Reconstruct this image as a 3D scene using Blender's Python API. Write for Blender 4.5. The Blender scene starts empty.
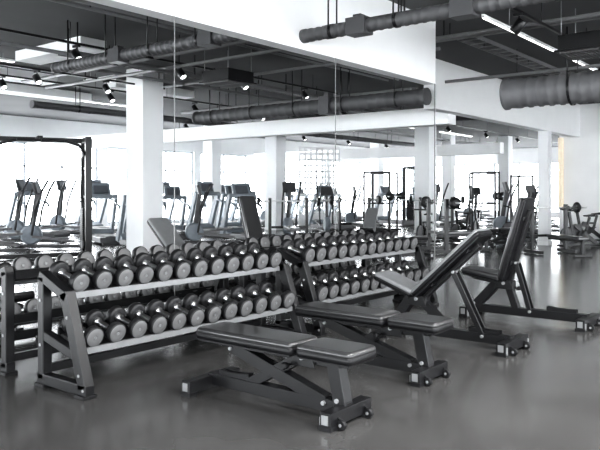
import bpy, bmesh, math, random
from mathutils import Vector, Matrix
random.seed(3)
S = bpy.context.scene
COL = S.collection
YM = 4.85            # plane of the mirror wall; its reflections are built as solid objects beyond it
CEIL = 3.95
PI = math.pi

# ------------------------------------------------------------------ materials
def mat(name, col, rough=0.5, metal=0.0, var=0.06, scale=12.0, bump=0.0, emit=None, es=0.0, coat=0.0, spec=None):
    m = bpy.data.materials.new(name); m.use_nodes = True
    nt = m.node_tree; b = nt.nodes["Principled BSDF"]
    tc = nt.nodes.new("ShaderNodeTexCoord")
    nz = nt.nodes.new("ShaderNodeTexNoise"); nz.inputs["Scale"].default_value = scale
    nz.inputs["Detail"].default_value = 4
    nt.links.new(tc.outputs["Object"], nz.inputs["Vector"])
    rp = nt.nodes.new("ShaderNodeValToRGB")
    rp.color_ramp.elements[0].position = .3; rp.color_ramp.elements[1].position = .7
    rp.color_ramp.elements[0].color = [c*(1-var) for c in col]+[1]
    rp.color_ramp.elements[1].color = [min(1, c*(1+var)) for c in col]+[1]
    nt.links.new(nz.outputs["Fac"], rp.inputs["Fac"])
    nt.links.new(rp.outputs["Color"], b.inputs["Base Color"])
    b.inputs["Roughness"].default_value = rough; b.inputs["Metallic"].default_value = metal
    if coat: b.inputs["Coat Weight"].default_value = coat
    if spec is not None: b.inputs["Specular IOR Level"].default_value = spec
    if bump:
        bp = nt.nodes.new("ShaderNodeBump"); bp.inputs["Strength"].default_value = bump
        bp.inputs["Distance"].default_value = .001
        n2 = nt.nodes.new("ShaderNodeTexNoise"); n2.inputs["Scale"].default_value = scale*6
        nt.links.new(tc.outputs["Object"], n2.inputs["Vector"])
        nt.links.new(n2.outputs["Fac"], bp.inputs["Height"]); nt.links.new(bp.outputs["Normal"], b.inputs["Normal"])
    if emit:
        b.inputs["Emission Color"].default_value = list(emit)+[1]; b.inputs["Emission Strength"].default_value = es
    return m

M_BLACK = mat("black_powder_coat", (.008, .008, .009), .36, spec=.42)
M_BLACK2 = mat("black_plastic", (.009, .009, .010), .5, spec=.35)
M_RUB = mat("black_urethane", (.014, .014, .015), .44, spec=.45)
M_FACE = mat("grey_urethane_face", (.135, .136, .138), .48)
M_CHROME = mat("brushed_chrome", (.85, .85, .86), .30, 1.0, scale=40)
M_STEEL = mat("light_grey_steel", (.33, .335, .34), .38, .5)
M_SHELF = mat("grey_painted_steel", (.22, .225, .23), .42, .2)
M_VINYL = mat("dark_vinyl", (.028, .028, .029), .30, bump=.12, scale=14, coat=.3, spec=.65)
M_VSHEEN = mat("vinyl_painted_sheen", (.19, .195, .20), .34, bump=.12, scale=14, coat=.2)  # dark vinyl with its glossy sheen painted in as a paler colour
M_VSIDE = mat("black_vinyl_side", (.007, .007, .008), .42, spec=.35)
M_WHITE = mat("white_paint", (.90, .905, .91), .6, var=.02, scale=2)
M_COLUMN = mat("white_column_paint", (.84, .85, .86), .6, var=.02, scale=2)
M_CEIL = mat("dark_ceiling_paint", (.080, .081, .083), .85, var=.10, scale=.8)
M_DUCT = mat("mid_grey_duct", (.085, .085, .088), .55, .1, var=.02)
M_DUCT2 = mat("light_grey_ribbed_duct", (.15, .15, .155), .55, .1, var=.02)
M_FRAME = mat("window_frame_grey", (.38, .41, .44), .5)
M_LED = mat("luminaire_white", (.9, .9, .9), .5, emit=(1, 1, 1), es=3)
M_WARM = mat("warm_led", (.82, .74, .60), .5, emit=(1, .82, .58), es=.22)
M_BLUE = mat("blue_grey_plastic", (.24, .27, .30), .4)
M_SCREEN = mat("screen_blue_grey", (.12, .13, .145), .3)
M_MIRTRIM = mat("mirror_joint", (.2, .2, .2), .4)
M_GREY = mat("mid_grey_plastic", (.17, .17, .175), .45)
M_ACB = mat("charcoal_metal", (.05, .05, .053), .42)

def floor_mat():
    m = bpy.data.materials.new("polished_resin_floor"); m.use_nodes = True
    nt = m.node_tree; b = nt.nodes["Principled BSDF"]; L = nt.links
    tc = nt.nodes.new("ShaderNodeTexCoord")
    n1 = nt.nodes.new("ShaderNodeTexNoise"); n1.inputs["Scale"].default_value = 2.0; n1.inputs["Detail"].default_value = 7
    L.new(tc.outputs["Object"], n1.inputs["Vector"])
    r1 = nt.nodes.new("ShaderNodeValToRGB")
    r1.color_ramp.elements[0].position = .3; r1.color_ramp.elements[0].color = (.058, .057, .056, 1)
    r1.color_ramp.elements[1].position = .72; r1.color_ramp.elements[1].color = (.080, .079, .0775, 1)
    L.new(n1.outputs["Fac"], r1.inputs["Fac"])
    L.new(r1.outputs["Color"], b.inputs["Base Color"])
    b.inputs["Roughness"].default_value = .20
    b.inputs["Specular IOR Level"].default_value = .5
    return m
M_FLOOR = floor_mat()

# ------------------------------------------------------------------ mesh builder
class MB:
    def __init__(s): s.bm = bmesh.new(); s.mi = 0; s.mats = []
    def use(s, m):
        if m not in s.mats: s.mats.append(m)
        s.mi = s.mats.index(m); return s
    def _tag(s, fs):
        for f in fs: f.material_index = s.mi
    def box(s, c, size, rot=None):
        M = Matrix.Translation(c)
        if rot is not None: M = M @ rot.to_4x4()
        M = M @ Matrix.Diagonal((*size, 1))
        r = bmesh.ops.create_cube(s.bm, size=1, matrix=M)
        s._tag({f for v in r["verts"] for f in v.link_faces}); return s
    def bar(s, p1, p2, w, h, up=(0, 0, 1)):
        p1, p2 = Vector(p1), Vector(p2); d = p2-p1; L = d.length; d.normalize()
        up = Vector(up)
        if abs(d.dot(up)) > .98: up = Vector((0, 1, 0))
        x = d.cross(up).normalized(); z = x.cross(d).normalized()
        R = Matrix((x, d, z)).transposed()
        return s.box((p1+p2)/2, (w, L, h), R)
    def rev(s, p1, p2, prof, seg=24, cap=True):
        p1, p2 = Vector(p1), Vector(p2); d = (p2-p1).normalized()
        up = Vector((0, 0, 1)) if abs(d.z) < .9 else Vector((1, 0, 0))
        x = d.cross(up).normalized(); y = d.cross(x).normalized()
        rings = []
        for t, r in prof:
            rings.append([s.bm.verts.new(p1+d*t+(x*math.cos(a)+y*math.sin(a))*r) for a in [2*PI*i/seg for i in range(seg)]])
        fs = []
        for a, b in zip(rings, rings[1:]):
            for i in range(seg):
                j = (i+1) % seg
                f = s.bm.faces.new((a[i], a[j], b[j], b[i])); f.smooth = True; fs.append(f)
        if cap:
            fs.append(s.bm.faces.new(rings[0][::-1])); fs.append(s.bm.faces.new(rings[-1]))
        s._tag(fs); return s
    def cyl(s, p1, p2, r, seg=16):
        L = (Vector(p2)-Vector(p1)).length
        return s.rev(p1, p2, [(0, r), (L, r)], seg)
    def tube(s, pts, r, seg=10):
        for a, b in zip(pts, pts[1:]): s.cyl(a, b, r, seg)
        return s
    def poly(s, pts2, x0, x1):
        a = [s.bm.verts.new((x0, y, z)) for y, z in pts2]; b = [s.bm.verts.new((x1, y, z)) for y, z in pts2]
        fs = [s.bm.faces.new(a), s.bm.faces.new(b[::-1])]
        n = len(a)
        for i in range(n):
            j = (i+1) % n; fs.append(s.bm.faces.new((a[j], a[i], b[i], b[j])))
        s._tag(fs); return s
    def obj(s, name, parent=None, bevel=0.0, seg=2, label=None):
        bmesh.ops.recalc_face_normals(s.bm, faces=s.bm.faces[:])
        me = bpy.data.meshes.new(name); s.bm.to_mesh(me); s.bm.free()
        for m in s.mats: me.materials.append(m)
        o = bpy.data.objects.new(name, me); COL.objects.link(o)
        if bevel:
            b = o.modifiers.new("bevel", 'BEVEL'); b.width = bevel; b.segments = seg
            b.limit_method = 'ANGLE'; b.angle_limit = math.radians(40)
        if parent: o.parent = parent
        if label: o["label"] = label
        return o

def thing(name, label, cat, group=None):
    e = bpy.data.objects.new(name, None); e.empty_display_size = .1; COL.objects.link(e)
    e["label"] = label; e["category"] = cat
    if group: e["group"] = group
    return e
def place(e, x, y, z=0, rz=0, rx=0, sc=1):
    e.rotation_euler = (rx, 0, rz); e.location = (x, y, z); e.scale = (sc, sc, sc); return e
def clone(e, x, y, z=0, rz=0, rx=0, sc=1, label=None, group=None):
    n = e.copy(); COL.objects.link(n)
    def rec(src, dst):
        for c in src.children:
            k = c.copy(); COL.objects.link(k); k.parent = dst; k.matrix_parent_inverse = c.matrix_parent_inverse.copy()
            rec(c, k)
    rec(e, n)
    if label: n["label"] = label
    if group: n["group"] = group
    return place(n, x, y, z, rz, rx, sc)
def struct(o): o["kind"] = "structure"; return o

# ------------------------------------------------------------------ room
X0, X1, Y0, Y1 = -8, 40, -12.6, 22
struct(MB().use(M_FLOOR).box(((X0+X1)/2, (Y0+Y1)/2, -.05), (X1-X0, Y1-Y0, .1)).obj("floor"))
struct(MB().use(M_CEIL).box(((X0+X1)/2, (Y0+Y1)/2, CEIL+.1), (X1-X0+.6, Y1-Y0+.6, .2)).obj("ceiling"))

wn = [0]
def window_wall(name, along, fixed, a0, a1, sill=.2, head=3.1, bay=4.4, pier=.4, thick=.3):
    mb = MB().use(M_WHITE)
    L = a1-a0; n = int(L//bay)
    bay = L/n
    def bx(ac, zc, al, zl):
        if along == 'x': mb.box((ac, fixed, zc), (al, thick, zl))
        else: mb.box((fixed, ac, zc), (thick, al, zl))
    bx((a0+a1)/2, sill/2, L, sill)
    bx((a0+a1)/2, (head+CEIL)/2, L, CEIL-head)
    for i in range(n+1):
        bx(min(max(a0+i*bay, a0+pier/4), a1-pier/4), (sill+head)/2, pier if 0 < i < n else pier/2, head-sill)
    struct(mb.obj(name))
    for i in range(n):
        wn[0] += 1
        c = a0+(i+.5)*bay; w = bay-pier; h = head-sill
        mb = MB().use(M_FRAME)
        def fb(ac, zc, al, zl):
            if along == 'x': mb.box((ac, fixed, zc), (al, .1, zl))
            else: mb.box((fixed, ac, zc), (.1, al, zl))
        fb(c, sill+.03, w, .07); fb(c, head-.03, w, .07)
        for k in range(4): fb(c-w/2+.04+k*(w-.08)/3, (sill+head)/2, .06, h)
        fb(c, sill+h*.72, w, .05)
        struct(mb.obj("window_%d" % wn[0]))
window_wall("wall_back", 'x', Y1+.15, X0, X1)
window_wall("wall_front", 'x', Y0-.15, X0, X1)
window_wall("wall_right", 'y', X1+.15, Y0, Y1)
window_wall("wall_left", 'y', X0-.15, Y0, Y1)

struct(MB().use(M_WHITE).box(((X0+9.38)/2, YM+.09, (3.0+CEIL)/2), (9.38-X0, .18, CEIL-3.0)).obj("wall_mirror_top"))
i = 1
for x in (1.77, 4.30, 6.83, 9.36):
    struct(MB().use(M_MIRTRIM).box((x, YM+.004, 1.5), (.006 if x < 9 else .02, .008, 3.0)).obj("trim_%d" % i)); i += 1
struct(MB().use(M_WHITE).box(((12.1+21.1)/2, 6.38, (3.0+CEIL)/2), (9.0, .26, CEIL-3.0)).obj("wall_beam_right"))
struct(MB().use(M_WHITE).box((13.3, (6.5+Y1)/2, 2.98), (.35, Y1-6.5, .36)).obj("trim_5"))
struct(MB().use(M_WHITE).box((21.2, (Y0+6.85)/2, CEIL/2), (.2, 6.85-Y0, CEIL)).obj("wall_side"))
struct(MB().use(M_WHITE).box((24.5, 16, 3.0), (.35, 12, .4)).obj("trim_6"))
for k, (x, y, lx, ly) in enumerate(((7.6, 13.9, 2.2, .55), (9.6, 15.8, 2.6, .6), (7.0, 10.9, .5, 2.0), (11.0, 13.2, 2.4, .35))):
    struct(MB().use(M_WHITE).box((x, y, 3.86), (lx, ly, .18)).obj("trim_%d" % (7+k)))

def column(x, y, w, h=CEIL, label="square white painted column standing on the grey gym floor"):
    o = MB().use(M_COLUMN).box((0, 0, h/2), (w, w, h)).use(M_WHITE).box((0, 0, .05), (w+.03, w+.03, .1)).obj("column", bevel=.01)
    o.location = (x, y, 0); o["label"] = label; o["category"] = "column"; o["group"] = "white square columns"
for x, y, w in ((9.46, 11.6, .54), (19.8, 16.8, .55), (19.0, 19.3, .5), (21.5, 11.5, .55), (29.9, 18.7, .5), (27.5, 13.6, .43), (31, 12.5, .5), (16.2, 20.3, .35)):
    column(x, y, w)
column(18.5, 6.38, .27, 3.0, "slim white column carrying the white ceiling beam")
o = MB().use(M_WARM).box((0, 0, 1.95), (.16, .12, 2.1)).obj("wall_light", bevel=.02)
o.location = (20.98, 6.76, 0); o["label"] = "tall pale tan softly lit strip against the white wall"; o["category"] = "light"
m = MB().use(M_WHITE)
for k in range(8): m.box((-.84+k*.24, 0, 1.9), (.07, .05, 2.8))
for k in range(12): m.box((0, 0, .55+k*.245), (1.75, .05, .07))
m.box((0, 0, .25), (1.75, .06, .5))
o = m.obj("lattice_screen"); o.location = (23.6, 17.6, 0); o.rotation_euler = (0, 0, -.8)
o["label"] = "pale white lattice screen standing before the windows"; o["category"] = "screen"

# ------------------------------------------------------------------ dumbbell
R = .080
def make_dumbbell():
    e = thing("dumbbell", "black round urethane dumbbell with chrome handle on the rack", "dumbbell", "dumbbells on the racks")
    mb = MB().use(M_CHROME)
    mb.rev((0, -.110, R), (0, .110, R), [(0, .032), (.026, .032), (.032, .020), (.07, .021), (.110, .024), (.15, .021), (.188, .020), (.194, .032), (.22, .032)], 20)
    mb.obj("handle", e, label="chrome handle")
    for sgn in (-1, 1):
        mb = MB().use(M_RUB)
        a = (0, sgn*.102, R); b = (0, sgn*.168, R)
        mb.rev(a, b, [(0, .034), (.002, .058), (.007, R-.006), (.013, R), (.052, R), (.060, R-.003), (.065, R-.007), (.066, R-.010)], 36, cap=True)
        mb.use(M_FACE).rev(a, b, [(.0657, R-.0095), (.0670, R-.0105), (.067, .016), (.066, .0145), (.066, .014)], 36)
        mb.use(M_SHELF).rev(a, b, [(.0655, .0138), (.068, .013), (.0685, .008), (.0685, .003)], 20)
        mb.obj("weight_head", e)
    return e
DB = make_dumbbell()

# ------------------------------------------------------------------ rack (front = -Y)
RL = 2.43
UP_LIP = (-.03, .655); LO_LIP = (-.19, .285); TILT = math.radians(14); TD = .31
NP = 12
SP = .1935
def make_rack():
    e = thing("dumbbell_rack", "two-tier black steel dumbbell rack with sloped grey-edged shelves", "dumbbell rack", "dumbbell racks")
    for sx in (-1, 1):
        x = sx*(RL/2-.035); f = MB().use(M_BLACK)
        f.bar((x, -.31, .055), (x, .28, .055), .075, .075)
        f.bar((x, -.27, .06), (x, -.045, .70), .075, .09, (0, 1, 0))
        f.bar((x, -.08, .665), (x, .26, .80), .075, .07)
        f.bar((x, .235, .05), (x, .235, .79), .075, .07, (0, 1, 0))
        f.bar((x, -.20, .265), (x, .24, .375), .065, .065)
        fr = f.obj("end_frame", e, bevel=.006)
        for y in (-.26, .23):
            MB().use(M_BLACK2).box((x, y, .011), (.11, .12, .022)).obj("foot", fr, bevel=.004)
        for y, z in ((-.235, .15), (-.10, .53), (.235, .3), (.235, .62), (-.285, .055)):
            MB().use(M_STEEL).cyl((x+sx*.036, y, z), (x+sx*.043, y, z), .011, 8).obj("bolt", fr)
    c, sn = math.cos(TILT), math.sin(TILT)
    sd = None
    for (ly, lz) in (UP_LIP, LO_LIP):
        s = MB().use(M_SHELF)
        s.box((0, ly-.004, lz+.010), (RL-.14, .006, .040))
        s.box((0, ly+.012, lz+.030), (RL-.14, .03, .005))
        s.box((0, ly+.014, lz-.008), (RL-.14, .03, .005))
        s.use(M_BLACK)
        s.bar((0, ly+.02, lz+.02), (0, ly+TD, lz+.02+TD*sn/c), RL-.14, .006)
        s.box((0, ly+TD, lz+.03+TD*sn/c), (RL-.14, .02, .07))
        sh = s.obj("shelf", e)
        for i in range(NP+1):
            if sd is None:
                k = MB().use(M_BLACK2).box((0, 0, 0), (.028, .2, .024))
                sd = k.obj("saddle", sh, bevel=.003); q = sd
            else:
                q = sd.copy(); COL.objects.link(q); q.parent = sh
            q.rotation_euler = (TILT, 0, 0)
            q.location = ((i-NP/2)*SP*.98, ly+.02+.15*c, lz+.024+.15*sn+.01)
    MB().use(M_BLACK).box((0, .235, .12), (RL-.14, .04, .06)).obj("cross_brace", e, bevel=.004)
    return e
RK = make_rack()
RCY = 4.36
rack_x = (2.80+RL/2, 5.46+RL/2)
place(RK, rack_x[0], RCY)
clone(RK, rack_x[1], RCY)
for x in rack_x: clone(RK, x, 2*YM-RCY, rz=PI)  # solid rack copies stand in for the mirror reflection
first = True
for x in rack_x:
    for t, (ly, lz) in enumerate((UP_LIP, LO_LIP)):
        for i in range(NP):
            xx = x+(i-(NP-1)/2)*SP
            sc = .94+.10*(i/(NP-1)) if x < 5 else 1.04
            c, sn = math.cos(TILT), math.sin(TILT)
            q = .140
            yy = RCY+ly+.02+q*c; zz = lz+.026+q*sn
            lab = "black round dumbbell with chrome handle on the rack's %s tier" % ("upper" if t == 0 else "lower")
            jx = random.uniform(-.003, .003)
            if first: place(DB, xx+jx, yy, zz, 0, TILT, sc); DB["label"] = lab; first = False
            else: clone(DB, xx+jx, yy, zz, 0, TILT, sc, lab)
            clone(DB, xx+jx, 2*YM-yy, zz, PI, TILT, sc, lab)  # solid copy in place of this dumbbell's reflection

# ------------------------------------------------------------------ benches (seat at +Y, back toward -Y)
def pad(mb_name, parent, L, w, th, w2=None, top=None):
    w2 = w2 or w
    mb = MB(); mb.use(top or M_VINYL)
    bm = mb.bm
    def ring(z, ins):
        h, h2 = w/2-ins, w2/2-ins; c = .035
        def corner(cx, cy, a0):
            return [(cx+c*math.cos(a0+k*PI/8), cy+c*math.sin(a0+k*PI/8)) for k in range(5)]
        pts = corner(h-c, -ins-c, 0)+corner(-h+c, -ins-c, PI/2)+corner(-h2+c, -L+ins+c, PI)+corner(h2-c, -L+ins+c, 1.5*PI)
        return [bm.verts.new((x, y, z)) for x, y in pts]
    # rounded top; a stitched seam line runs round the side just under the top edge
    rs = [ring(0, .008), ring(.006, 0), ring(th-.036, 0), ring(th-.034, .0025), ring(th-.032, 0), ring(th-.018, .002), ring(th-.009, .006), ring(th-.003, .012), ring(th, .022)]
    n = len(rs[0])
    for k, (a, b) in enumerate(zip(rs, rs[1:])):
        for i in range(n):
            j = (i+1) % n; f = bm.faces.new((a[i], a[j], b[j], b[i]))
            f.material_index = 0; f.smooth = True
    bm.faces.new(rs[0][::-1]); bm.faces.new(rs[-1])
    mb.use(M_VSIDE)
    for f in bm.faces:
        if max(v.co.z for v in f.verts) < th-.02: f.material_index = 1  # sides coloured darker than the top, whose sky reflection is painted in
    o = mb.obj(mb_name, parent)
    MB().use(M_BLACK).box((0, -L/2, -.006), (w-.03, L-.04, .012)).obj("pad_board", o, bevel=.002)
    return o

def make_bench(back_deg, seat_deg, hinge=.26, state="flat", top=None):
    e = thing("weight_bench", "black adjustable weight bench, %s" % state, "weight bench", "weight benches")
    flat = back_deg < 5; steep = back_deg > 60
    BL, SL, PW, TH = .86, .42, (.31 if not steep else .30), (.08 if flat else .065)
    f = MB().use(M_BLACK)
    f.bar((0, -.60, .085), (0, .58, .085), .08, .08)
    f.bar((-.25, -.60, .065), (.25, -.60, .065), .08, .085)
    f.bar((-.22, .56, .065), (.22, .56, .065), .08, .085)
    f.bar((0, .54, .08), (0, .48 if flat else hinge+.08, .36), .085, .09, (0, 1, 0))
    if flat: f.bar((0, .50, .345), (0, hinge-.08, .345), .065, .05)
    f.bar((0, -.25 if flat else (.08 if steep else -.05), .09), (0, hinge-.03, .35), .07, .07, (0, 1, 0))
    f.box((0, hinge, .355), (.09, .18, .06))
    for sx in (-1, 1):
        f.poly([(hinge-.10, .30), (hinge+.10, .30), (hinge+.06, .39), (hinge-.06, .39)], sx*.045, sx*.053)
    fr = f.obj("base_frame", e, bevel=.006)
    for sx in (-1, 1):
        for y, xo in ((-.60, .25), (.56, .22)):
            m = MB().use(M_STEEL).box((sx*(xo+.003), y, .065), (.008, .045, .055))
            m.box((sx*(xo-.02), y-.044, .045), (.022, .008, .06))
            m.use(M_BLACK2).box((sx*(xo-.03), y, .014), (.07, .09, .028))
            m.obj("foot", fr, label="rubber foot with light steel end cap")
        for yw in ((-.665,) if not flat else (-.665, .625)):
            m = MB().use(M_BLACK2).rev((sx*.13, yw, .032), (sx*.160, yw, .032), [(0, .026), (.004, .031), (.026, .031), (.030, .026)], 20)
            m.use(M_STEEL).cyl((sx*.126, yw, .032), (sx*.164, yw, .032), .010, 12)
            m.use(M_BLACK2).bar((sx*.145, yw*.9, .075), (sx*.145, yw, .032), .012, .04)
            m.obj("wheel", fr, label="small black wheel with steel hub")
    MB().use(M_STEEL).cyl((-.07, hinge, .36), (.07, hinge, .36), .016, 12).obj("pivot_pin", fr, label="silver pivot pin")
    MB().use(M_STEEL).cyl((-.055, .52, .13), (.055, .52, .13), .014, 10).obj("pivot_pin", fr, label="silver pivot pin")
    a = math.radians(back_deg)
    hz = .37
    bp = pad("backrest", e, BL, PW, TH, top=top)
    bp.location = (0, hinge-.015, hz+.012); bp.rotation_euler = (-a, 0, 0)
    rb = MB().use(M_BLACK)
    rb.box((0, -.38, -.03), (.06, .74, .045)); rb.box((0, -.66, -.022), (.2, .04, .02)); rb.box((0, -.2, -.022), (.2, .04, .02))
    rb.obj("backrest_rail", bp, bevel=.004)
    k = .62 if flat else (.22 if steep else .42)
    by = .42 if flat else (-.06 if steep else -.35)
    tp = (0, hinge-.015-k*math.cos(a)-.045*math.sin(a), hz+k*math.sin(a)-.045*math.cos(a))
    st = MB().use(M_BLACK)
    if flat: st.bar((0, by, .10), (0, tp[1], tp[2]+.01), .075, .08, (0, 0, 1))
    else:
        for sx in (-1, 1): st.bar((sx*.038, by, .10), (sx*.038, tp[1], tp[2]), .014, .045, (0, 1, 0))
    st.use(M_STEEL).cyl((-.055, tp[1], tp[2]), (.055, tp[1], tp[2]), .013, 12).cyl((-.06, by, .10), (.06, by, .10), .014, 12)
    st.obj("support_strut", e, bevel=.003)
    MB().use(M_BLACK2).rev((.03, hinge-.10, .30), (.13, hinge-.10, .30), [(0, .008), (.05, .008), (.055, .02), (.09, .024), (.10, .016)], 14).obj("adjustment_knob", fr)
    ld = MB().use(M_BLACK)
    for sx in (-1, 1): ld.poly([(-.50, .115), (-.22, .115), (-.22, .17), (-.30, .16), (-.40, .155), (-.50, .16)], sx*.02, sx*.028)
    ld.cyl((-.03, -.46, .135), (.03, -.46, .135), .006, 8)
    ld.obj("adjustment_ladder", fr)
    b = math.radians(seat_deg)
    sp = pad("seat", e, SL, .30, TH, PW, top=top)
    sp.rotation_euler = (-b, 0, PI); sp.location = (0, hinge+.012, hz+.012)
    sr = MB().use(M_BLACK); sr.box((0, -.17, -.03), (.055, .30, .04)); sr.box((0, -.3, -.02), (.18, .03, .02))
    sr.obj("seat_rail", sp, bevel=.004)
    return e
def mirror_of(e):
    return clone(e, e.location.x, 2*YM-e.location.y, 0, PI, 0, e.scale.x)  # solid copy standing where the bench's reflection would show
BF = make_bench(0, 0, .26, "set flat with dark vinyl pads")
place(BF, 3.52, 2.98, 0, PI)
b2 = clone(BF, 4.68, 3.03, 0, PI)
clone(BF, 3.52, 2*YM-2.98, 0, 0); clone(BF, 4.68, 2*YM-3.03, 0, 0)  # solid copies added as the flat benches' reflections
BC = make_bench(43, 20, .27, "inclined backrest with painted pale sheen", top=M_VSHEEN); place(BC, 5.98, 2.98, sc=1.06); mirror_of(BC)
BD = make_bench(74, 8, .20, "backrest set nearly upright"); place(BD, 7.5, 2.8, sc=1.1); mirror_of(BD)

# ------------------------------------------------------------------ ducts, pipes
def duct(p1, p2, r, label, name="ceiling_duct", rib=.10, amp=1.03, m=None, nh=2.2, boxes=()):
    m = m or M_DUCT
    p1, p2 = Vector(p1), Vector(p2); L = (p2-p1).length
    e = thing(name, label, "duct"); d = (p2-p1).normalized()
    prof = [(0, r*1.12), (.05, r*1.12)]; t = .05; k = 0
    while t < L-rib-.06:
        if k % 15 == 14: prof += [(t, r), (t+.01, r*1.12), (t+rib*.7, r*1.12), (t+rib*.8, r)]
        else: prof += [(t, r), (t+rib*.6, r), (t+rib*.68, r*amp), (t+rib*.92, r*amp)]
        t += rib; k += 1
    prof += [(L-.05, r), (L-.05, r*1.12), (L, r*1.12)]
    MB().use(m).rev((0, 0, 0), d, prof, 28).obj("duct_body", e)
    for q in boxes:
        c = d*q; MB().use(M_ACB).bar(c-d*.12, c+d*.12, r*2.6, r*2.6).bar(c-d*.05+Vector((0, 0, r)), c+d*.05+Vector((0, 0, r)), r*1.4, r*1.6).obj("damper_box", e, bevel=.006)
    n = max(2, int(L/nh)); side = d.cross(Vector((0, 0, 1))).normalized()
    for k in range(n):
        c = d*(L*(k+.5)/n)
        hg = MB().use(M_BLACK)
        for sg in (-1, 1):
            q = c+side*sg*r*1.12
            hg.cyl(q, (q.x, q.y, CEIL-p1.z), .01, 6)
        hg.rev(c-d*.02, c+d*.02, [(0, r*1.14), (.04, r*1.14)], 28, cap=False)
        hg.obj("hanger", e)
    e.location = p1; return e
duct((6.2, 0, 3.15), (6.2, YM, 3.15), .07, "slim dark spiral duct with damper boxes under the ceiling", nh=.8, amp=1.08, boxes=(2.9, 4.1))
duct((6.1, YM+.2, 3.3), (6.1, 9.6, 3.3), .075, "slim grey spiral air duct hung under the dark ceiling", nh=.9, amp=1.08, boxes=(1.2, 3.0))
duct((11.3, .2, 3.03), (11.3, YM-.3, 3.03), .235, "large pale grey ribbed air duct hung under the ceiling", rib=.17, amp=1.07, m=M_DUCT2)
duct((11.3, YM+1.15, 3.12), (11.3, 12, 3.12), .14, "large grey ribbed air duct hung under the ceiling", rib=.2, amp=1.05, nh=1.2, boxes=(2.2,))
duct((8.5, 14.3, 3.35), (32, 14.3, 3.35), .08, "long grey air duct hung under the ceiling")
duct((17, 7.5, 3.4), (17, 20, 3.4), .14, "long grey air duct hung under the ceiling")

def pipe(p1, p2, r, label="thin grey ceiling pipe on short hangers"):
    p1, p2 = Vector(p1), Vector(p2); L = (p2-p1).length; d = (p2-p1).normalized()
    e = thing("ceiling_pipe", label, "pipe", "thin ceiling pipes")
    MB().use(M_GREY).cyl((0, 0, 0), d*L, r, 12).obj("pipe_run", e)
    n = max(2, int(L/2.5))
    for k in range(n):
        c = d*(L*(k+.5)/n)
        MB().use(M_BLACK).box((c.x, c.y, (CEIL-p1.z)/2), (.015, .015, CEIL-p1.z)).obj("hanger", e)
    e.location = p1
pipe((4, 7.6, 3.8), (13, 7.6, 3.8), .03); pipe((4, 7.85, 3.8), (13, 7.85, 3.8), .022)
pipe((8, 11.2, 3.7), (20, 11.2, 3.7), .035); pipe((10.2, 5.2, 3.7), (10.2, 12, 3.7), .03)
pipe((6.38, .5, 3.25), (6.38, 4.8, 3.25), .025); pipe((6.5, .5, 3.3), (6.5, 4.8, 3.3), .018)
pipe((9.5, .5, 3.7), (9.5, 6.2, 3.7), .03); pipe((9.7, .5, 3.7), (9.7, 6.2, 3.7), .02)
pipe((7.7, 7, 3.65), (7.7, 13.3, 3.65), .03); pipe((11.75, 6.6, 3.35), (11.75, 13, 3.35), .04); pipe((12.0, 6.6, 3.4), (12.0, 13, 3.4), .025)
pipe((12.2, .5, 3.5), (12.2, 6.1, 3.5), .03); pipe((8.3, 5.1, 3.6), (8.3, 13.4, 3.6), .03); pipe((5, 9.6, 3.55), (13, 9.6, 3.55), .03)
def tray(x0, x1, y, z):
    e = thing("cable_tray", "thin metal cable tray under the ceiling", "cable tray", "cable trays")
    L = x1-x0; m = MB().use(M_GREY).box((L/2, -.15, 0), (L, .012, .06)).box((L/2, .15, 0), (L, .012, .06))
    for k in range(int(L/.3)): m.box((.15+k*.3, 0, -.02), (.03, .3, .012))
    m.obj("tray_body", e)
    for k in range(int(L/2)):
        MB().use(M_BLACK).box((1+k*2, .15, (CEIL-z)/2), (.012, .012, CEIL-z)).obj("hanger", e)
    e.location = (x0, y, z)
tray(6.5, 20, 10.0, 3.65); tray(14, 34, 13.6, 3.6); tray(9.9, 20.5, 4.6, 3.75)

# ------------------------------------------------------------------ ceiling units, tracks, linear lights
def ac_unit(x, y, z=3.45, rz=0, sc=1):
    e = thing("air_conditioner", "dark ceiling-hung air conditioning unit with louvred grille", "air conditioner", "ceiling air conditioners")
    MB().use(M_BLACK).box((0, 0, .13), (.85, .85, .26)).box((0, 0, -.005), (.95, .95, .03)).box((0, 0, .275), (.6, .6, .03)).obj("body", e, bevel=.01)
    g = MB().use(M_GREY)
    for i in range(12): g.box((0, -.36+i*.065, -.03), (.8, .03, .015), Matrix.Rotation(.5, 3, 'X'))
    for sx in (-1, 0, 1): g.box((sx*.39, 0, -.03), (.02, .8, .02))
    g.obj("grille", e)
    for sx in (-1, 1):
        for sy in (-1, 1): MB().use(M_STEEL).cyl((sx*.38, sy*.38, .2), (sx*.38, sy*.38, (CEIL-z)/sc), .008, 6).obj("hanger", e)
    place(e, x, y, z, rz, 0, sc); return e
ac_unit(9.7, 2.72, 3.26, sc=.8); ac_unit(8.8, 8.55, 3.3, sc=.75); ac_unit(15.8, 12.0, 3.4)

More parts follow.
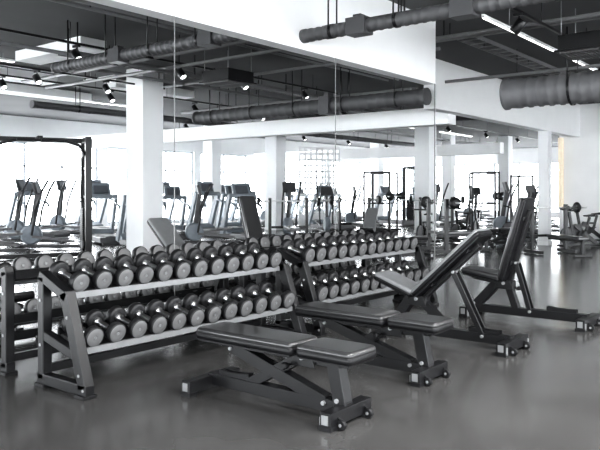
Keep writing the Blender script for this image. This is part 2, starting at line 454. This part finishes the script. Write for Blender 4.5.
SPOT = None
def spot(x, y, zr, tilt=.5, rz=0):
    global SPOT
    if SPOT is None:
        e = thing("track_spotlight", "small dark cylindrical track spotlight with lit lens", "spotlight", "track spotlights")
        MB().use(M_BLACK).box((0, 0, -.02), (.05, .14, .035)).cyl((0, 0, -.03), (0, 0, -.10), .01, 10).obj("mount", e)
        MB().use(M_BLACK).rev((0, .05, -.09), (0, -.07, -.23), [(0, .05), (.01, .062), (.17, .065), (.184, .06), (.175, .057), (.165, .053)], 20).obj("lamp_head", e)
        a = Vector((0, .05, -.09)); d = (Vector((0, -.07, -.23))-a).normalized()
        MB().use(M_LED).cyl(a+d*.166, a+d*.17, .052, 16).obj("lens", e)
        SPOT = e; return place(e, x, y, zr, rz)
    return clone(SPOT, x, y, zr, rz)
def track(x0, x1, y, z=3.62, xs=(), rz=0, along='x'):
    o = thing("lighting_track", "thin dark lighting track suspended from the ceiling", "lighting track", "lighting tracks")
    L = x1-x0; m = MB().use(M_BLACK)
    if along == 'x': m.box((L/2, 0, .02), (L, .035, .035))
    else: m.box((0, L/2, .02), (.035, L, .035))
    m.obj("rail", o)
    for k in range(int(L/2)+1):
        q = (min(L, k*2+.1), 0) if along == 'x' else (0, min(L, k*2+.1))
        MB().use(M_BLACK).cyl((*q, .03), (*q, CEIL-z), .005, 6).obj("hanger", o)
    o.location = (x0, y, z) if along == 'x' else (y, x0, z)
    for q in xs:
        if along == 'x': spot(q, y, z, rz=rz)
        else: spot(y, q, z, rz=rz)
track(7.2, 16, 3.25, z=3.62, xs=(8.5, 10.25, 12.3, 14.5), rz=PI)
track(4.0, 13.0, 9.2, xs=(4.9, 6.2, 8.3, 9.9, 11.8))
track(5.0, 20.0, 12.8, xs=(7, 9.5, 12, 14.5, 17, 19))
track(14, 32, 16.4, z=3.6, xs=(15, 18, 21, 24, 27, 30))
track(14, 32, 10.4, z=3.6, xs=(15, 18, 21, 24, 27, 30))
track(4.0, 10, 11.6, z=3.6, xs=(5.5, 7.0, 8.5))

def linear(x, y, L, z=3.80, along='x', w=.09, pw=60):
    e = thing("linear_light", "slim white linear ceiling luminaire, lit", "ceiling light", "linear ceiling lights")
    s = (L, w, .04) if along == 'x' else (w, L, .04)
    s2 = (L-.04, w-.01, .01) if along == 'x' else (w-.01, L-.04, .01)
    MB().use(M_WHITE).box((0, 0, .025), s).obj("housing", e)
    MB().use(M_LED).box((0, 0, 0), s2).obj("diffuser", e)
    for k in (-1, 1):
        q = (k*L*.4, 0) if along == 'x' else (0, k*L*.4)
        MB().use(M_STEEL).cyl((*q, .04), (*q, CEIL-z), .005, 6).obj("hanger", e)
    e.location = (x, y, z)
    if pw:
        l = bpy.data.lights.new("fill_lamp", 'AREA'); l.shape = 'RECTANGLE'; l.size, l.size_y = (s2[0], s2[1]); l.energy = pw
        lo = bpy.data.objects.new("fill_lamp", l); COL.objects.link(lo)
        lo.parent = e; lo.location = (0, 0, -.012)
linear(12.3, 3.55, 8.4, z=3.53, pw=0, w=.035)
for x in (1.0, 5.0): linear(x, 0.2, 3.2, pw=280, w=.25)  # unseen fill luminaires added overhead to brighten the benches
for x in (3.0, 7.5, 12): linear(x, -2.5, 3.2, pw=280, w=.25)  # more unseen luminaires, added out of view as fill light
linear(8.9, 11.9, 2.0, z=3.75, w=.08, pw=0, along='y'); linear(5.8, 12.2, 2.2, w=.08, pw=0)
linear(12, 16.0, 3.0, w=.08, pw=0)
for x in (17, 22, 27): linear(x, 13, 3, w=.1, pw=0)
linear(24, 8.5, 3, w=.1, pw=0)

# ------------------------------------------------------------------ cardio machines
def make_treadmill():
    e = thing("treadmill", "pale blue-grey treadmill with slanted uprights and tall console", "treadmill", "treadmills by the windows")
    MB().use(M_GREY).box((0, -.1, .12), (.86, 1.75, .14)).box((0, -.9, .06), (.7, .1, .12)).obj("deck", e, bevel=.02)
    MB().use(M_BLACK2).box((0, -.15, .2), (.55, 1.55, .02)).obj("running_belt", e)
    MB().use(M_BLUE).poly([(.55, .1), (1.0, .1), (.98, .26), (.85, .34), (.6, .24)], -.42, .42).obj("motor_hood", e, bevel=.02)
    for sx in (-1, 1):
        MB().use(M_BLUE).poly([(1.0, .14), (.80, .14), (.38, 1.2), (.38, 1.32), (.52, 1.32)], sx*.37, sx*.46).obj("upright", e, bevel=.01)
        MB().use(M_BLUE).tube([(sx*.40, .50, 1.12), (sx*.40, .05, 1.0), (sx*.40, -.02, .9)], .035).obj("handrail", e)
    c = MB().use(M_BLUE).bar((-.44, .46, 1.28), (.44, .46, 1.28), .2, .12)
    c.poly([(.42, 1.26), (.52, 1.26), (.64, 1.62), (.60, 1.66), (.56, 1.64)], -.28, .28)
    co = c.obj("console", e, bevel=.025)
    MB().use(M_SCREEN).bar((0, .43, 1.36), (0, .525, 1.58), .40, .03, (0, 1, 0)).obj("screen", co)
    return e
TM = make_treadmill(); place(TM, 12.0, 16.4, 0, -.35)
for k, (x, y, r, s) in enumerate(((13.4, 16.1, -.2, 1.08), (14.75, 16.5, -.4, .96), (16.1, 16.2, -.15, 1.05), (17.45, 16.4, -.35, 1.0))): clone(TM, x, y, 0, r, 0, s)
for x in (11.9, 14.5, 17.4, 20.6, 21.9, 24.5, 25.8, 28.4): clone(TM, x, 19.7+random.uniform(-.15, .15), 0, random.uniform(-.15, .1), 0, random.uniform(.95, 1.1))
for x, y in ((21.4, 15.4), (26.0, 15.4), (11.4, 13.9), (15.0, 13.7), (31.0, 16.5), (32.5, 17.5)): clone(TM, x, y, 0, -.3)

def make_elliptical():
    e = thing("elliptical_trainer", "dark elliptical trainer with swinging arms and drive housing", "elliptical trainer", "elliptical trainers")
    MB().use(M_ACB).bar((0, -.8, .07), (0, .8, .07), .1, .08).bar((-.3, .8, .05), (.3, .8, .05), .07, .07).bar((-.3, -.8, .05), (.3, -.8, .05), .07, .07).bar((0, .55, .1), (0, .35, 1.4), .09, .12, (0, 1, 0)).obj("frame", e, bevel=.008)
    MB().use(M_BLUE).rev((-.09, .5, .36), (.09, .5, .36), [(0, .20), (.02, .25), (.16, .25), (.18, .20)], 28).obj("drive_housing", e)
    for sx in (-1, 1):
        MB().use(M_ACB).tube([(sx*.22, .42, .35), (sx*.24, .32, 1.0), (sx*.26, .15, 1.45), (sx*.25, .02, 1.68)], .028).obj("arm", e)
        MB().use(M_GREY).bar((sx*.2, -.6, .32+sx*.12), (sx*.2, .42, .32), .05, .06).box((sx*.2, -.3, .36+sx*.08), (.14, .36, .04)).obj("pedal", e, bevel=.01)
    co = MB().use(M_ACB).bar((0, .34, 1.35), (0, .42, 1.65), .4, .06, (0, 1, 0)).obj("console", e, bevel=.01)
    MB().use(M_SCREEN).bar((0, .29, 1.38), (0, .37, 1.60), .3, .02, (0, 1, 0)).obj("screen", co)
    return e
EL = make_elliptical(); place(EL, 9.7, 15.4, 0, .7)
for x, y, r in ((8.15, 15.3, .9), (8.9, 17.2, .8), (10.5, 17.5, .6), (18.9, 13.9, 2.4), (24.3, 12.2, 1.2), (25.9, 11.4, 1.4), (21.9, 8.4, .6), (23.9, 8.3, .8), (30, 14.5, 1), (13.2, 19.8, .4), (23.2, 19.6, .3), (27.1, 19.6, .4), (23.3, 15.2, .8), (13.2, 13.4, .9), (16.9, 13.6, 1.9), (7.4, 17.3, 1.0), (10.3, 19.6, .5), (26.5, 9.4, .9), (32.8, 14.6, .7)):
    clone(EL, x, y, 0, r, 0, random.uniform(.95, 1.08))

def make_cable():
    e = thing("cable_machine", "tall black cable crossover machine with weight stacks", "cable machine", "cable machines")
    f = MB().use(M_BLACK)
    for sx in (-1, 1):
        f.box((sx*.95, -.3, 1.25), (.13, .13, 2.5)); f.box((sx*.95, .3, 1.25), (.13, .13, 2.5))
        f.box((sx*.95, 0, .05), (.14, 1.0, .09)); f.box((sx*.95, 0, 2.5), (.11, .7, .1)); f.box((sx*.95, 0, 1.3), (.05, .6, .05)); f.box((sx*.95, 0, 1.9), (.05, .6, .05))
        f.tube([(sx*.92, -.3, 2.15), (sx*.75, -.42, 2.36), (sx*.45, -.5, 2.44), (0, -.52, 2.44)], .03)
    f.box((0, .3, 2.5), (1.95, .1, .1)); f.box((0, 0, 2.5), (.1, .7, .08)); f.box((0, .3, .06), (1.9, .1, .09))
    f.box((0, -.2, 2.46), (.06, .6, .06))
    f.obj("frame", e, bevel=.006)
    for sx in (-1, 1):
        w = MB().use(M_BLACK2).box((sx*.95, 0, .6), (.17, .3, .92))
        for i in range(20): w.box((sx*.95, 0, .16+i*.045), (.2, .34, .036))
        w.obj("weight_stack", e)
        for y in (-.08, .08): MB().use(M_CHROME).cyl((sx*.95, y, .1), (sx*.95, y, 2.45), .014, 8).obj("guide_rod", e)
        for z in (2.2, .3): MB().use(M_GREY).rev((sx*.86, -.2, z), (sx*.83, -.2, z), [(0, .09), (.01, .07), (.02, .07), (.03, .09)], 18).obj("pulley", e)
        MB().use(M_BLACK).tube([(sx*.85, -.2, 2.15), (sx*.8, -.25, 1.3)], .01, 6).tube([(sx*.8-.06, -.25, 1.2), (sx*.8, -.25, 1.3), (sx*.8+.06, -.25, 1.2), (sx*.8-.06, -.25, 1.2)], .012, 6).obj("handle", e)
    return e
CB = make_cable(); place(CB, 8.0, 13.2, 0, -.45)
clone(CB, 28.9, 15.9, 0, .2)

def make_squat():
    e = thing("squat_rack", "tall black squat rack holding a loaded barbell", "squat rack", "squat racks")
    f = MB().use(M_BLACK)
    for sx in (-1, 1):
        for y in (-.45, .45): f.box((sx*.58, y, 1.05), (.07, .07, 2.1))
        f.box((sx*.58, 0, 2.08), (.06, .95, .06)); f.box((sx*.58, 0, .05), (.08, 1.2, .08))
        f.box((sx*.58, 0, 1.0), (.05, .9, .04))
    f.box((0, .45, 2.08), (1.15, .06, .06)); f.box((0, .45, .1), (1.15, .07, .07))
    f.obj("frame", e, bevel=.005)
    bb = MB().use(M_CHROME).cyl((-1.1, -.54, 1.25), (1.1, -.54, 1.25), .018, 10).obj("barbell", e)
    for sx in (-1, 1):
        MB().use(M_BLACK).box((sx*.58, -.54, 1.23), (.06, .12, .02)).box((sx*.58, -.6, 1.26), (.06, .015, .08)).obj("hook", e)
        MB().use(M_RUB).rev((sx*.85, -.54, 1.25), (sx*.9, -.54, 1.25), [(0, .05), (0, .15), (.03, .15), (.035, .11), (.05, .11), (.05, .05)], 24).obj("weight_plate", bb)
    return e
SQ = make_squat(); place(SQ, 21.2, 13.1, 0, .3)
for x, y, r in ((23.6, 10.3, .5), (29.5, 11.0, .1)): clone(SQ, x, y, 0, r)

def make_press():
    e = thing("bench_press_station", "black bench press station with a loaded barbell on uprights", "bench press", "bench press stations")
    f = MB().use(M_BLACK)
    for sx in (-1, 1):
        f.box((sx*.5, .5, .62), (.08, .08, 1.24)); f.box((sx*.5, .45, .05), (.09, .7, .08))
        f.box((sx*.5, .44, 1.12), (.06, .08, .03)); f.box((sx*.5, .40, 1.16), (.06, .02, .08))
    f.box((0, .5, .45), (1.0, .06, .06)); f.box((0, -.15, .38), (.07, 1.3, .06)); f.box((0, -.75, .2), (.07, .07, .4)); f.box((0, -.75, .04), (.5, .08, .07))
    f.obj("frame", e, bevel=.005)
    MB().use(M_VINYL).box((0, -.2, .45), (.3, 1.2, .08)).obj("bench_pad", e, bevel=.02)
    bb = MB().use(M_CHROME).cyl((-1.1, .44, 1.155), (1.1, .44, 1.155), .02, 10).obj("barbell", e)
    for sx in (-1, 1):
        MB().use(M_RUB).rev((sx*.78, .44, 1.155), (sx*.86, .44, 1.155), [(0, .05), (0, .14), (.03, .14), (.035, .1), (.07, .1), (.07, .05)], 24).obj("weight_plate", bb)
    return e
BP = make_press(); place(BP, 14.3, 11.6, 0, -.75)
for x, y, r in ((17.4, 11.4, -.5), (19.4, 9.9, -.9), (15.2, 7.3, .9)): clone(BP, x, y, 0, r)
clone(BP, 15.9, 5.1, 0, -.6, 0, .9)

def make_bike():
    e = thing("exercise_bike", "black indoor cycling bike with round flywheel", "exercise bike", "exercise bikes")
    MB().use(M_BLACK).bar((-.28, .55, .05), (.28, .55, .05), .07, .06).bar((-.28, -.55, .05), (.28, -.55, .05), .07, .06).bar((0, -.55, .08), (0, .55, .08), .06, .06).bar((0, -.5, .1), (0, .2, .62), .07, .1).bar((0, -.12, .3), (0, -.28, .85), .06, .06, (0, 1, 0)).bar((0, .25, .3), (0, .38, 1.0), .06, .07, (0, 1, 0)).bar((0, .2, .62), (0, -.2, .6), .06, .06).obj("frame", e, bevel=.006)
    MB().use(M_ACB).rev((-.02, .42, .33), (.02, .42, .33), [(0, .2), (.0, .25), (.04, .25), (.04, .2)], 28).obj("flywheel", e)
    MB().use(M_VSIDE).poly([(-.42, .86), (-.14, .86), (-.12, .9), (-.4, .93)], -.09, .09).obj("saddle", e, bevel=.015)
    MB().use(M_BLACK).tube([(-.2, .62, 1.12), (-.2, .38, 1.04), (.2, .38, 1.04), (.2, .62, 1.12)], .022).obj("handlebar", e)
    MB().use(M_BLACK2).rev((-.06, .02, .36), (.06, .02, .36), [(0, .09), (.12, .09)], 20).bar((.08, .02, .36), (.08, .14, .24), .02, .03).bar((-.08, .02, .36), (-.08, -.1, .48), .02, .03).box((.13, .14, .24), (.1, .09, .02)).box((-.13, -.1, .48), (.1, .09, .02)).obj("pedal", e)
    return e
BK = make_bike(); place(BK, 18.3, 5.4, 0, .9, 0, .9)
for x, y, r in ((20.0, 5.7, .8), (19.3, 4.3, 1.0), (20.4, 4.5, 1.0), (16.8, 9.0, 1.7), (18.3, 8.6, 1.4), (20.8, 9.3, 1.8), (20.2, 7.6, .4)): clone(BK, x, y, 0, r, 0, .9)
clone(BF, 12.8, 7.4, 0, 1.2); clone(BF, 17.6, 7.2, 0, 1.3); clone(BC, 14.4, 9.2, 0, 2.0)

# ------------------------------------------------------------------ world + camera
w = bpy.data.worlds.new("World"); S.world = w; w.use_nodes = True
nt = w.node_tree; bg = nt.nodes["Background"]
tc = nt.nodes.new("ShaderNodeTexCoord"); sp = nt.nodes.new("ShaderNodeSeparateXYZ"); rp = nt.nodes.new("ShaderNodeValToRGB")
nt.links.new(tc.outputs["Generated"], sp.inputs[0])
mr = nt.nodes.new("ShaderNodeMapRange"); mr.inputs["From Min"].default_value = -.2; mr.inputs["From Max"].default_value = .6
nt.links.new(sp.outputs["Z"], mr.inputs["Value"]); nt.links.new(mr.outputs["Result"], rp.inputs["Fac"])
rp.color_ramp.elements[0].color = (.86, .90, .93, 1); rp.color_ramp.elements[1].color = (.96, .98, 1, 1)
nt.links.new(rp.outputs["Color"], bg.inputs["Color"]); bg.inputs["Strength"].default_value = 13.5

cam = bpy.data.cameras.new("camera"); co = bpy.data.objects.new("camera", cam); COL.objects.link(co)
cam.sensor_width = 36; cam.lens = 42.0; cam.shift_y = -33/600; cam.clip_end = 300
co.location = (0, 0, 1.4)
yaw = math.atan2(.620, .785)
co.rotation_euler = (PI/2, 0, yaw-PI/2)
S.camera = co
S.view_settings.view_transform = 'Standard'
try: S.view_settings.look = 'Medium High Contrast'
except Exception: pass
